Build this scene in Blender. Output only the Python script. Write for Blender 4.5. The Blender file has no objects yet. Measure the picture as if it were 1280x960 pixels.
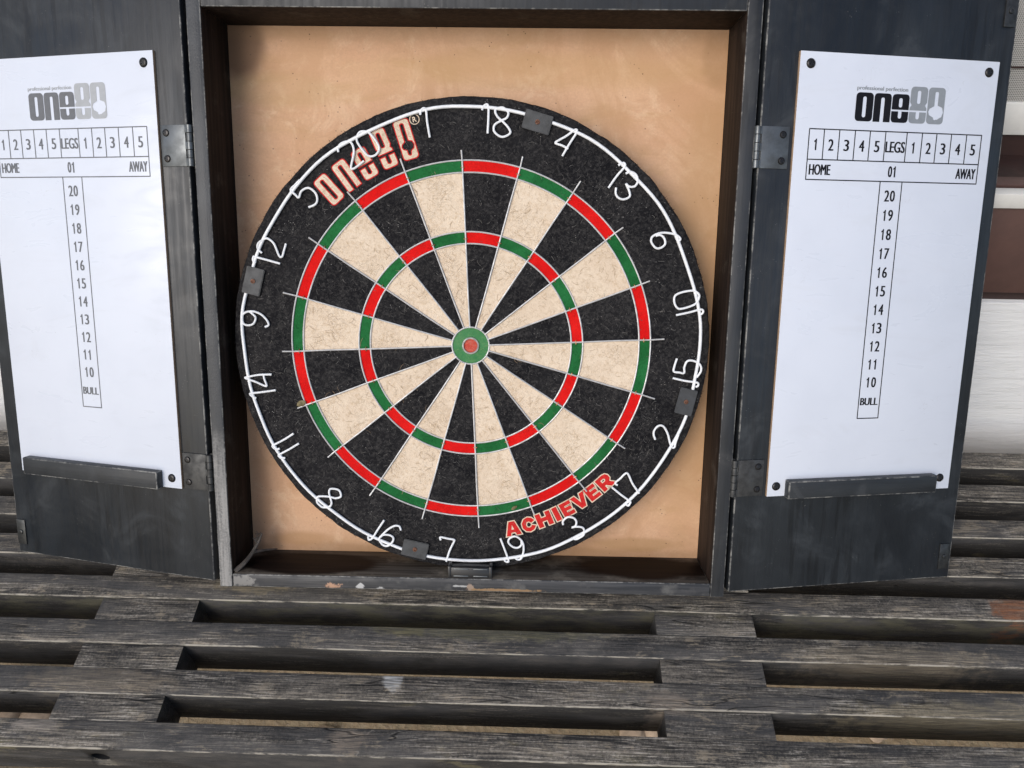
import bpy, bmesh, math, random
from mathutils import Matrix, Vector, noise
random.seed(7)
S = bpy.context.scene
COL = S.collection
rad = math.radians
TH = 0.72                                   # height of the table top above the ground

# ------------------------------------------------------------------ camera, sky, sun, exposure
cd = bpy.data.cameras.new('camera'); cam = bpy.data.objects.new('camera', cd); COL.objects.link(cam)
cd.sensor_width = 36; cd.lens = 36 * 980 / 1280; cd.clip_start = 0.01; cd.clip_end = 500
cam.matrix_world = Matrix(((0.999599, -0.021644, 0.018232, 0), (0.028165, 0.698134, -0.715413, 0),
                           (0.002756, 0.71564, 0.698464, TH + 0.723), (0, 0, 0, 1)))
S.camera = cam
SUN_AZ, SUN_EL = rad(-122), rad(38)         # direction the light comes from: left of and behind the camera
W = bpy.data.worlds.new('World'); S.world = W; W.use_nodes = True
wn = W.node_tree.nodes; bg = wn['Background']
sky = wn.new('ShaderNodeTexSky'); sky.sky_type = 'NISHITA'; sky.sun_disc = False
sky.sun_elevation = SUN_EL; sky.sun_rotation = math.pi / 2 - SUN_AZ
sky.air_density = 1.0; sky.dust_density = 2.2; sky.ozone_density = 1.0
W.node_tree.links.new(sky.outputs[0], bg.inputs[0]); bg.inputs[1].default_value = 0.15
ld = bpy.data.lights.new('sun', 'SUN'); ld.energy = 1.5; ld.angle = rad(35); ld.color = (1, .98, .955)
sun = bpy.data.objects.new('sun', ld); COL.objects.link(sun)
dvec = Vector((math.cos(SUN_EL) * math.cos(SUN_AZ), math.cos(SUN_EL) * math.sin(SUN_AZ), math.sin(SUN_EL)))
sun.rotation_euler = dvec.to_track_quat('Z', 'Y').to_euler(); sun.location = (-2, -2, 4)
S.view_settings.view_transform = 'Standard'; S.view_settings.look = 'None'
S.view_settings.gamma = 1; S.view_settings.use_curve_mapping = False
S.view_settings.exposure = 0.16
S.render.engine = 'CYCLES'; S.cycles.max_bounces = 6

# ------------------------------------------------------------------ material helpers
class NT:
    def __init__(s, name):
        s.m = bpy.data.materials.new(name); s.m.use_nodes = True; s.t = s.m.node_tree
        s.b = s.t.nodes['Principled BSDF']; s.out = s.t.nodes['Material Output']
    def new(s, typ, **kw):
        n = s.t.nodes.new('ShaderNode' + typ)
        for k, v in kw.items(): setattr(n, k, v)
        return n
    def put(s, sock, v):
        if isinstance(v, bpy.types.NodeSocket): s.t.links.new(v, sock)
        elif v is not None: sock.default_value = v
    def obj(s): return s.new('TexCoord').outputs['Object']
    def objb(s):
        n = s.new('VectorMath', operation='ADD'); s.put(n.inputs[0], s.obj()); n.inputs[1].default_value = (0, -.242, -.05); return n.outputs[0]
    def pos(s): return s.new('NewGeometry').outputs['Position']
    def sep(s, v):
        n = s.new('SeparateXYZ'); s.put(n.inputs[0], v); return n.outputs
    def mapv(s, v, scale=(1, 1, 1), loc=(0, 0, 0)):
        n = s.new('Mapping'); s.put(n.inputs[0], v); n.inputs['Scale'].default_value = scale
        n.inputs['Location'].default_value = loc; return n.outputs[0]
    def noise(s, v, scale=1, detail=3, rough=.5, dist=0, col=False):
        n = s.new('TexNoise'); s.put(n.inputs['Vector'], v); n.inputs['Scale'].default_value = scale
        n.inputs['Detail'].default_value = detail; n.inputs['Roughness'].default_value = rough
        n.inputs['Distortion'].default_value = dist; return n.outputs['Color' if col else 'Fac']
    def vor(s, v, scale, feat='F1'):
        n = s.new('TexVoronoi', feature=feat); s.put(n.inputs['Vector'], v); n.inputs['Scale'].default_value = scale
        return n.outputs['Distance']
    def math(s, op, a, b=None, c=None, clamp=False):
        n = s.new('Math', operation=op); n.use_clamp = clamp
        s.put(n.inputs[0], a); s.put(n.inputs[1], b); s.put(n.inputs[2], c); return n.outputs[0]
    def vadd(s, a, b):
        n = s.new('VectorMath', operation='ADD'); s.put(n.inputs[0], a); s.put(n.inputs[1], b); return n.outputs[0]
    def vscale(s, a, k):
        n = s.new('VectorMath', operation='SCALE'); s.put(n.inputs[0], a); s.put(n.inputs['Scale'], k); return n.outputs[0]
    def ramp(s, v, a, b, lo=0., hi=1.):
        n = s.new('MapRange'); n.interpolation_type = 'SMOOTHSTEP'; s.put(n.inputs[0], v)
        n.inputs[1].default_value = a; n.inputs[2].default_value = b; n.inputs[3].default_value = lo; n.inputs[4].default_value = hi
        return n.outputs[0]
    def mix(s, f, a, b):
        n = s.new('Mix', data_type='RGBA'); s.put(n.inputs[0], f)
        for sk, v in ((n.inputs[6], a), (n.inputs[7], b)):
            s.put(sk, v if isinstance(v, bpy.types.NodeSocket) else (*v, 1)); 
        return n.outputs[2]
    def bump(s, h, strength=.3, dist=.001):
        n = s.new('Bump'); s.put(n.inputs['Height'], h); n.inputs['Strength'].default_value = strength
        n.inputs['Distance'].default_value = dist; s.put(s.b.inputs['Normal'], n.outputs[0])
    def squiggle(s, v, scale, width, dist=1.5, loc=(0, 0, 0)):
        """thin wandering lines, like loose fibres"""
        n = s.noise(s.mapv(v, loc=loc), scale, 2, .5, dist)
        d = s.math('ABSOLUTE', s.math('SUBTRACT', n, .5))
        return s.ramp(d, width, 0, 0, 1)
    def blob(s, v, cx, cy, rx, ry, nz=None, amt=.6, edge=.25):
        """soft-edged patch round (cx, cy) in the x, y of v"""
        o = s.sep(v)
        a = s.math('DIVIDE', s.math('SUBTRACT', o[0], cx), rx); b = s.math('DIVIDE', s.math('SUBTRACT', o[1], cy), ry)
        r = s.math('SQRT', s.math('ADD', s.math('MULTIPLY', a, a), s.math('MULTIPLY', b, b)))
        if nz is not None: r = s.math('ADD', r, s.math('MULTIPLY', s.math('SUBTRACT', nz, .5), amt * 2))
        return s.ramp(r, 1 + edge, 1 - edge, 0, 1)
    def fin(s, col=None, rough=None, metal=None, spec=None, coat=None):
        I = s.b.inputs
        if col is not None: s.put(I['Base Color'], col if isinstance(col, bpy.types.NodeSocket) else (*col, 1))
        if rough is not None: s.put(I['Roughness'], rough)
        if metal is not None: s.put(I['Metallic'], metal)
        if spec is not None: s.put(I['Specular IOR Level'], spec)
        if coat is not None: I['Coat Weight'].default_value = coat; I['Coat Roughness'].default_value = .12
        return s.m

def mat_paint(name, grain_axis, c0, c1, dust, r0, r1, seed=0.):
    """black paint over planed softwood: grain telegraphs through, dusty smears, pale nicks"""
    t = NT(name); o = t.mapv(t.obj(), loc=(seed, seed * 1.7, seed * .3))
    sc = (260, 9, 260) if grain_axis == 'y' else (9, 260, 260)
    g = t.noise(t.mapv(o, sc), 1, 4, .6, .3)
    big = t.noise(t.mapv(o, (14, 5, 14) if grain_axis == 'y' else (5, 14, 14)), 1, 4, .6, .8)
    sm = t.noise(o, 16, 5, .65, 1.2)
    c = t.mix(t.ramp(big, .35, .7), c0, c1)
    c = t.mix(t.math('MULTIPLY', t.ramp(g, .45, .7), .35), c, tuple(x * .55 for x in c0))
    c = t.mix(t.math('MULTIPLY', t.ramp(sm, .5, .75), .5), c, dust)
    dr = t.math('MULTIPLY', t.ramp(t.noise(t.mapv(o, (150, 12, 150) if grain_axis == 'y' else (12, 150, 150)), 1, 3, .5), .5, .62), t.ramp(t.noise(o, 9, 3), .45, .6))
    c = t.mix(t.math('MULTIPLY', dr, .6), c, tuple(x * .4 for x in c0))
    sp = t.ramp(t.vor(o, 420), .12, .05, 0, 1); sp = t.math('MULTIPLY', sp, t.ramp(t.noise(o, 45, 3), .58, .66))
    c = t.mix(t.math('MULTIPLY', sp, .8), c, (.32, .31, .29))
    r = t.ramp(t.math('ADD', t.math('MULTIPLY', sm, .6), t.math('MULTIPLY', g, .4)), .35, .68, r0, r1)
    t.bump(t.math('ADD', g, t.math('MULTIPLY', sm, .5)), .22, .0008)
    return t.fin(c, r, spec=.42)

M = {}
M['door_paint'] = mat_paint('black_door_paint', 'y', (.0095, .0118, .0148), (.018, .0215, .0255), (.045, .051, .057), .3, .55)
M['frame_paint'] = mat_paint('black_frame_paint', 'y', (.014, .0155, .018), (.026, .028, .031), (.06, .06, .06), .4, .66, 3.1)

def mat_weathered_post():
    t = NT('dusty_weathered_post'); o = t.objb(); g = t.noise(t.mapv(o, (300, 14, 300)), 1, 4, .65); w = t.noise(o, 22, 4, .6); f = t.noise(o, 500, 3, .7)
    c = t.mix(t.ramp(w, .35, .7), (.017, .0195, .023), (.034, .037, .041))
    k = t.ramp(t.math('ADD', t.sep(o)[1], t.math('MULTIPLY', t.math('SUBTRACT', w, .5), .22)), -.06, -.16)
    c = t.mix(t.math('MULTIPLY', k, t.ramp(t.math('ADD', g, t.math('MULTIPLY', f, .5)), .5, .85, .35, 1)), c, (.27, .262, .25))
    t.bump(t.math('ADD', g, f), .3, .0008); return t.fin(c, t.math('MULTIPLY_ADD', k, .2, .5))
M['post'] = mat_weathered_post()
def mat_worn_edge():
    t = NT('rubbed_paint_edge'); o = t.obj(); n = t.noise(o, 35, 4, .7); f = t.noise(o, 220, 3, .7)
    return t.fin(t.mix(t.ramp(t.math('ADD', n, t.math('MULTIPLY', t.math('SUBTRACT', f, .5), .5)), .42, .66), (.022, .024, .027), (.2, .195, .18)), .6)
M['rubbed'] = mat_worn_edge()
def mat_frame_bottom():
    t = NT('chipped_bottom_edge'); o = t.objb()
    g = t.noise(t.mapv(o, (12, 240, 240)), 1, 4, .6); w = t.noise(o, 40, 4, .6); nz = t.noise(o, 160, 3, .6)
    c = t.mix(t.ramp(g, .4, .7), (.02, .021, .024), (.05, .05, .052))
    c = t.mix(t.math('MULTIPLY', t.ramp(w, .52, .7), .7), c, (.12, .117, .11))
    for cx, cy, rx, ry, colr in ((-.133, -.2395, .007, .003, (.38, .22, .14)), (-.1065, -.239, .004, .0022, (.4, .4, .39)),
                                 (-.088, -.2405, .004, .0018, (.33, .33, .32)), (-.007, -.2365, .008, .0010, (.33, .33, .32)),
                                 (.0015, -.238, .003, .005, (.26, .19, .14)), (.036, -.2398, .036, .0013, (.24, .15, .075)),
                                 (-.225, -.236, .012, .006, (.17, .165, .155))):
        c = t.mix(t.blob(o, cx, cy, rx, ry, nz, 1.6, .25), c, colr)
    t.bump(g, .3, .001); return t.fin(c, t.ramp(w, .3, .7, .45, .75))
M['chipped'] = mat_frame_bottom()

def mat_inner():
    t = NT('dark_brown_inner_stain'); o = t.obj()
    g = t.noise(t.mapv(o, (200, 7, 200)), 1, 4, .6); d = t.noise(o, 30, 4, .65)
    c = t.mix(t.ramp(g, .35, .7), (.011, .0075, .006), (.033, .0215, .0165))
    c = t.mix(t.math('MULTIPLY', t.ramp(d, .55, .75), .35), c, (.10, .085, .07))
    sp = t.math('MULTIPLY', t.ramp(t.vor(o, 330), .1, .04), t.ramp(t.noise(o, 60, 2), .56, .64))
    c = t.mix(sp, c, (.3, .27, .22))
    t.bump(g, .25, .0008); return t.fin(c, .7, spec=.15)
M['inner'] = mat_inner()

def mat_floor():
    """cabinet floor: dusty brown stain with two damp dark patches in the corners"""
    t = NT('damp_inner_floor'); o = t.objb(); p = t.sep(o); cm = t.new('CombineXYZ')
    t.put(cm.inputs[0], p[0]); t.put(cm.inputs[1], p[2]); xz = cm.outputs[0]
    g = t.noise(t.mapv(o, (6, 1, 220)), 1, 4, .6); d = t.noise(o, 25, 5, .65); nz = t.noise(o, 18, 3)
    dry = t.mix(t.ramp(g, .35, .7), (.05, .041, .033), (.13, .112, .09))
    dry = t.mix(t.ramp(d, .48, .66), dry, (.19, .165, .13))
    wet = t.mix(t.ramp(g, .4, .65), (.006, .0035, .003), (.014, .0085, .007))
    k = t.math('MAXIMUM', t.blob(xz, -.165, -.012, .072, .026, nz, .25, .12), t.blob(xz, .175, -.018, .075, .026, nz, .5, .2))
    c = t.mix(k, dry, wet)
    t.bump(g, .25, .0008); return t.fin(c, t.math('MULTIPLY_ADD', k, -.2, .8), spec=.12)
M['floor'] = mat_floor()

def mat_hardboard():
    t = NT('tan_hardboard_back'); o = t.objb(); nz = t.noise(o, 9, 5, .6, .6); f = t.noise(o, 600, 2, .6)
    sw = t.noise(t.mapv(o, (7, 26, 7)), 1, 5, .62, 1.2)
    c = t.mix(t.ramp(nz, .3, .72), (.56, .325, .19), (.6, .375, .225))
    c = t.mix(t.math('MULTIPLY', t.ramp(sw, .5, .72), .6), c, (.46, .28, .125))
    td = t.noise(t.mapv(o, (6, 11, 6), (2.2, .7, 0)), 1, 5, .6, 1.6)
    c = t.mix(t.math('MULTIPLY', t.ramp(td, .5, .6), .22), c, (.50, .27, .15))
    c = t.mix(t.math('MULTIPLY', t.ramp(t.math('ABSOLUTE', t.math('SUBTRACT', td, .54)), .03, .0), .14), c, (.36, .21, .1))
    c = t.mix(t.math('MULTIPLY', t.ramp(t.noise(o, 26, 6, .75, .8), .5, .64), .5), c, (.66, .45, .29))
    c = t.mix(t.math('MULTIPLY', t.ramp(f, .3, .7), .2), c, (.34, .2, .115))
    c = t.mix(t.math('MULTIPLY', t.ramp(t.noise(t.mapv(o, (10, 5, 5), (4, 1, 2)), 1, 6, .7, .8), .48, .6), .55), c, (.45, .255, .13))
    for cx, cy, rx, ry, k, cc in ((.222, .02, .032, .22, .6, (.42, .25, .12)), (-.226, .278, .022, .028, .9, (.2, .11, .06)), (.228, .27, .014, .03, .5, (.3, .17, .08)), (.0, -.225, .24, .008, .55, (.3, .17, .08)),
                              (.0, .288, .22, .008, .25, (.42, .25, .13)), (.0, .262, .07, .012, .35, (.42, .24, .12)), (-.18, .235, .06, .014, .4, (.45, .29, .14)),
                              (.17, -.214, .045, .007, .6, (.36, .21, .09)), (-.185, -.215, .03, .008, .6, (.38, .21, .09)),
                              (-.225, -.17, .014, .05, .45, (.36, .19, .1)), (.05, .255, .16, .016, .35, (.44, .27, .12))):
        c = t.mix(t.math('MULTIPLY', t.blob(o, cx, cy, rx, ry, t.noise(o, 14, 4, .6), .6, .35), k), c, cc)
    sp = t.math('MULTIPLY', t.ramp(t.vor(o, 190), .15, .07), t.ramp(t.noise(o, 40, 2), .52, .62))
    c = t.mix(t.math('MULTIPLY', sp, .9), c, (.09, .05, .03))
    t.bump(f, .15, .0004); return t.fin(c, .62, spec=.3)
M['hardboard'] = mat_hardboard()

def mat_sisal(name, c0, c1, fib, fibk, fleck, fleckk, bumpk=.5):
    t = NT(name); o = t.obj()
    n1 = t.noise(o, 28, 5, .65, .8); n2 = t.noise(o, 700, 3, .7); n3 = t.noise(o, 300, 4, .75, .8)
    c = t.mix(t.ramp(n1, .32, .68), c0, c1)
    c = t.mix(t.math('MULTIPLY', t.ramp(n3, .44, .68), .5), c, fib)
    sq = t.math('MAXIMUM', t.squiggle(o, 170, .02, 1.6), t.squiggle(o, 110, .012, 2.2, (3, 5, 1)))
    sq = t.math('MULTIPLY', sq, t.ramp(t.noise(o, 42, 3), .46, .6))
    c = t.mix(t.math('MULTIPLY', sq, fibk), c, fib)
    sp = t.math('MULTIPLY', t.ramp(t.vor(o, 380), .16, .07), t.ramp(t.noise(o, 55, 3), .5, .64))
    c = t.mix(t.math('MULTIPLY', sp, fleckk), c, fleck)
    t.bump(t.math('ADD', n2, t.math('ADD', n3, t.math('MULTIPLY', sq, .8))), bumpk, .0007)
    return t.fin(c, .9, spec=.1)
M['black_sisal'] = mat_sisal('black_sisal', (.0065, .0065, .0078), (.0145, .014, .015), (.07, .066, .063), .75, (.34, .33, .31), .9)
M['cream_sisal'] = mat_sisal('cream_sisal', (.63, .51, .385), (.69, .575, .445), (.42, .295, .175), .6, (.13, .09, .055), .75)
M['red_sisal'] = mat_sisal('red_sisal', (.56, .006, .006), (.66, .012, .01), (.4, .012, .01), .4, (.6, .2, .12), .25)
M['green_sisal'] = mat_sisal('green_sisal', (.011, .10, .027), (.019, .145, .042), (.010, .066, .019), .5, (.2, .32, .18), .3)
M['red_bull'] = mat_sisal('worn_red_bull', (.42, .045, .03), (.5, .08, .055), (.5, .22, .16), .5, (.6, .4, .3), .6)
M['green_bull'] = mat_sisal('worn_green_bull', (.035, .16, .055), (.07, .22, .09), (.13, .25, .1), .8, (.3, .38, .2), .8)

def mat_simple(name, col, rough, metal=0., var=.25, scale=60, spec=.5, bump=.0, coat=None):
    t = NT(name); o = t.obj(); n = t.noise(o, scale, 4, .6)
    c = t.mix(t.ramp(n, .3, .75), col, tuple(x * (1 - var) for x in col))
    if bump: t.bump(t.noise(o, scale * 8, 3), bump, .0005)
    return t.fin(c, t.ramp(n, .3, .7, rough * .85, min(1, rough * 1.2)), metal, spec, coat)
M['wire'] = mat_simple('bare_steel_wire', (.62, .61, .6), .5, .55, .3, 140)
M['dull_wire'] = mat_simple('dull_grey_band', (.36, .36, .34), .6, .3, .45, 300)
M['white_wire'] = mat_simple('white_coated_wire', (.78, .79, .8), .38, 0, .14, 90)
M['copper'] = mat_simple('copper_staple', (.42, .22, .11), .45, .6, .4, 300)
M['clip'] = mat_simple('dark_grey_clip', (.036, .038, .04), .4, .3, .45, 120, bump=.15)
M['rust_screw'] = mat_simple('rusty_screw', (.16, .07, .04), .65, .3, .5, 500)
M['hinge'] = mat_simple('dull_grey_hinge', (.14, .15, .155), .4, .6, .4, 90, bump=.1)
M['hinge_dark'] = mat_simple('worn_dark_hinge', (.07, .07, .068), .55, .5, .55, 110, bump=.15)
M['screw'] = mat_simple('black_screw', (.03, .028, .028), .3, .6, .3, 300)
M['plastic'] = mat_simple('black_plastic', (.018, .018, .019), .35, 0, .3, 80)
M['catch'] = mat_simple('dull_catch_plate', (.06, .062, .062), .38, .6, .6, 140)
M['card_edge'] = mat_simple('raw_card_edge', (.36, .24, .15), .8, 0, .3, 200)
M['ink'] = mat_simple('black_print', (.006, .006, .009), .6, 0, .2, 200, .2)
M['ink_grey'] = mat_simple('grey_print', (.22, .24, .26), .4, 0, .1, 200)
M['ink_glare'] = mat_simple('glare_paled_print', (.11, .115, .125), .4, 0, .2, 200)  # lighter copies of the inks: sky glare put into the print colour
M['ink_grey_glare'] = mat_simple('glare_paled_grey_print', (.33, .345, .36), .4, 0, .1, 200)
M['tray'] = mat_paint('tray_black_paint', 'x', (.012, .014, .0165), (.024, .027, .03), (.06, .064, .068), .4, .65, 6.2)
M['twig'] = mat_simple('dry_twig', (.13, .11, .09), .85, 0, .5, 200, bump=.4)
M['leaf'] = mat_simple('dead_leaf', (.2, .16, .075), .75, 0, .5, 300, bump=.3)
M['print_cream'] = M['cream_sisal']; M['print_red'] = mat_simple('red_print', (.56, .02, .018), .8, 0, .25, 350, .2)

def mat_card():
    t = NT('white_score_card'); o = t.obj(); n = t.noise(o, 12, 4, .6)
    c = t.mix(t.ramp(n, .35, .75), (.575, .61, .68), (.545, .58, .65))
    sp = t.math('MULTIPLY', t.ramp(t.vor(o, 150), .07, .03), t.ramp(t.noise(o, 22, 2), .56, .64))
    c = t.mix(t.math('MULTIPLY', sp, .6), c, (.25, .24, .23))
    sq = t.math('MULTIPLY', t.squiggle(o, 60, .006, 2), t.ramp(t.noise(o, 20, 2), .62, .7))
    c = t.mix(t.math('MULTIPLY', sq, .35), c, (.3, .3, .3))
    wp = t.noise(t.mapv(o, (9, 30, 9)), 1, 4, .6, 1.5)
    c = t.mix(t.math('MULTIPLY', t.ramp(wp, .52, .72), .12), c, (.42, .43, .45))
    return t.fin(c, t.ramp(wp, .3, .7, .25, .5), spec=.45)
M['card'] = mat_card()

def mat_weathered(name, edge=False):
    """black-stained garden timber, worn to grey-brown grain; patches are laid out on the table itself"""
    t = NT(name); o = t.obj(); wp = t.pos(); rnd = t.new('ObjectInfo').outputs['Random']
    off = t.new('CombineXYZ'); t.put(off.inputs[0], t.math('MULTIPLY', rnd, 37)); t.put(off.inputs[2], t.math('MULTIPLY', rnd, 11))
    v = t.vadd(o, off.outputs[0]); wob = t.noise(t.mapv(v, (3.5, 18, 18)), 1, 2, col=True)
    v = t.vadd(v, t.vscale(wob, .016))
    g1 = t.noise(t.mapv(v, (5, 210, 210)), 1, 5, .62)
    g2 = t.noise(t.mapv(v, (30, 820, 820)), 1, 4, .65); spk = t.noise(wp, 430, 4, .75)
    p1 = t.noise(t.mapv(v, (7, 26, 26)), 1, 5, .65, .8)
    p2 = t.noise(t.mapv(v, (34, 60, 60)), 1, 4, .6)
    nz = t.sep(t.new('NewGeometry').outputs['Normal'])[2]
    up = t.ramp(nz, .25, .8, 0, 1)
    g3 = t.noise(t.mapv(v, (50, 1350, 1350)), 1, 2, .5)
    gr = t.math('ADD', t.math('MULTIPLY', g1, .45), t.math('MULTIPLY', g2, .55))
    gr = t.math('ADD', gr, t.math('MULTIPLY', t.math('SUBTRACT', p1, .5), .42))
    gr = t.math('ADD', gr, t.math('MULTIPLY', t.math('SUBTRACT', spk, .5), .45))
    gr = t.math('ADD', gr, t.math('MULTIPLY', t.math('SUBTRACT', up, 1), .17))
    c = t.mix(t.ramp(gr, .36, .56), (.029, .0275, .0255), (.132, .117, .097))
    lich = t.math('MULTIPLY', t.ramp(p2, .55, .72), t.ramp(p1, .48, .62))
    c = t.mix(t.math('MULTIPLY', lich, .5), c, (.18, .155, .08))
    c = t.mix(t.math('MULTIPLY', t.ramp(gr, .52, .68), .7), c, (.28, .245, .195))
    st = t.math('ADD', t.math('MULTIPLY', g2, .55), t.math('MULTIPLY', g3, .45))
    pal = t.math('MULTIPLY', t.ramp(t.math('ADD', st, t.math('MULTIPLY', t.math('SUBTRACT', spk, .5), .25)), .53, .6), t.ramp(t.math('ADD', p2, t.math('MULTIPLY', p1, .6)), .72, .9))
    c = t.mix(t.math('MULTIPLY', pal, t.math('MULTIPLY_ADD', up, .75, .1)), c, (.41, .37, .31))
    dk = t.math('MULTIPLY', t.ramp(st, .46, .40), .6)
    c = t.mix(dk, c, (.018, .017, .016))
    cov = t.ramp(t.noise(t.mapv(v, (5, 20, 20), (1, 4, 2)), 1, 4, .6, .6), .47, .6)
    c = t.mix(t.math('MULTIPLY', cov, .72), c, t.mix(t.ramp(p2, .35, .65), (.05, .0495, .05), (.085, .08, .075)))
    tan = t.math('MULTIPLY', t.ramp(t.math('ADD', t.noise(t.mapv(v, (26, 55, 55), (9, 2, 2)), 1, 6, .75, .5), t.math('MULTIPLY', t.math('SUBTRACT', st, .5), .6)), .56, .66), up)
    c = t.mix(t.math('MULTIPLY', tan, .6), c, (.30, .25, .18))
    ck = t.math('MULTIPLY', t.squiggle(t.mapv(v, (5, 70, 70)), 1, .012, .4), t.ramp(t.noise(t.mapv(v, (4, 12, 12), (7, 0, 0)), 1, 2), .5, .58))
    c = t.mix(t.math('MULTIPLY', ck, .85), c, (.008, .0075, .007))
    scr = t.math('MULTIPLY', t.squiggle(wp, 26, .004, 1.2), t.ramp(t.noise(wp, 17, 2), .55, .66))
    c = t.mix(t.math('MULTIPLY', scr, t.math('MULTIPLY', up, .4)), c, (.36, .33, .28))
    pn = t.noise(wp, 90, 4, .65); p3 = t.noise(wp, 260, 3, .6); gz = t.ramp(g2, .35, .65, .25, 1)
    for cx, cy, rx, ry, k, cc in ((.505, .427, .022, .014, .9, (.24, .085, .03)), (-.153, .276, .02, .010, .6, (.27, .215, .16)),
                                  (.139, .320, .02, .011, .6, (.27, .22, .17)), (-.12, .392, .03, .012, .5, (.2, .17, .07)),
                                  (-.28, .43, .035, .008, .6, (.28, .23, .14)), (.36, .37, .09, .012, .45, (.27, .22, .15)),
                                  (.43, .315, .12, .014, .45, (.26, .215, .13)), (-.02, .385, .09, .008, .45, (.22, .2, .1)),
                                  (-.4, .325, .07, .012, .45, (.25, .2, .14)), (-.121, .332, .0085, .0085, .9, (.5, .5, .48)),
                                  (-.44, .283, .022, .006, .7, (.42, .36, .29))):
        bl = t.blob(wp, cx, cy, rx, ry, pn, .9, .3)
        c = t.mix(t.math('MULTIPLY', t.math('MULTIPLY', bl, k), gz), c, cc)
    # green algae on the shaded front of the rail that carries the cabinet
    w = t.sep(wp)
    al = t.math('MULTIPLY', t.math('MULTIPLY', t.ramp(w[1], .409, .412), t.ramp(w[1], .4155, .4145)), t.ramp(t.noise(t.mapv(wp, (22, 60, 60)), 1, 5, .7), .42, .62))
    c = t.mix(t.math('MULTIPLY', al, .6), c, (.10, .094, .06))
    if edge:
        en = t.noise(t.mapv(v, (45, 200, 200)), 1, 4, .7)
        c = t.mix(t.ramp(t.math('ADD', en, t.math('MULTIPLY', t.math('SUBTRACT', p1, .5), .6)), .38, .6), c, (.34, .31, .255))
    t.bump(t.math('ADD', t.math('ADD', t.math('MULTIPLY', g1, 1.2), t.math('ADD', g2, t.math('MULTIPLY', spk, .6))), t.math('MULTIPLY', ck, -1.5)), .6, .0013)
    return t.fin(c, t.ramp(g1, .3, .7, .62, .85), spec=.3)
M['wood'] = mat_weathered('weathered_black_timber'); M['wood_edge'] = mat_weathered('worn_timber_edge', True)

def mat_ground():
    t = NT('ochre_gravel_ground'); o = t.pos(); n = t.noise(o, 14, 5, .65); v = t.vor(o, 70); f = t.noise(o, 160, 4, .7)
    c = t.mix(t.ramp(n, .35, .7), (.21, .165, .10), (.25, .19, .115)); c = t.mix(t.ramp(v, .25, .6, 0, .5), c, (.2, .14, .08))
    c = t.mix(t.ramp(f, .5, .7, 0, .5), c, (.33, .27, .2)); t.bump(t.math('ADD', v, f), .6, .01); return t.fin(c, .9)
M['ground'] = mat_ground()
def mat_wall():
    t = NT('white_painted_wall'); o = t.obj()
    g = t.noise(t.mapv(o, (5, 40, 60)), 1, 5, .65, .6); f = t.noise(t.mapv(o, (30, 200, 260)), 1, 4, .65, .8)
    c = t.mix(t.ramp(g, .35, .7), (.70, .70, .69), (.63, .63, .62)); c = t.mix(t.math('MULTIPLY', t.ramp(f, .58, .72), .35), c, (.42, .41, .38))
    t.bump(t.math('ADD', g, t.math('MULTIPLY', f, .8)), .5, .003); return t.fin(c, .6)
M['wall'] = mat_wall()
M['brown_paint'] = mat_simple('brown_window_paint', (.105, .058, .048), .5, 0, .2, 30, bump=.1)
M['dark_brown'] = mat_simple('dark_brown_paint_and_shade', (.035, .017, .014), .55, 0, .3, 40)  # dark brown paint; in the window recess the colour stands for shade
M['white_frame'] = mat_simple('white_window_paint', (.66, .65, .61), .5, 0, .12, 40, bump=.1)
def mat_screen():
    t = NT('fly_screen_weave'); s = t.sep(t.obj())
    a = t.math('PINGPONG', s[0], .0009); b = t.math('PINGPONG', s[2], .0009)
    k = t.math('MAXIMUM', t.ramp(a, .00035, .0002), t.ramp(b, .00035, .0002))
    return t.fin(t.mix(k, (.12, .115, .105), (.46, .45, .42)), .7)
M['screen'] = mat_screen()
M['stone'] = mat_simple('pale_stone', (.36, .27, .19), .85, 0, .4, 60, bump=.4)

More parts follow.
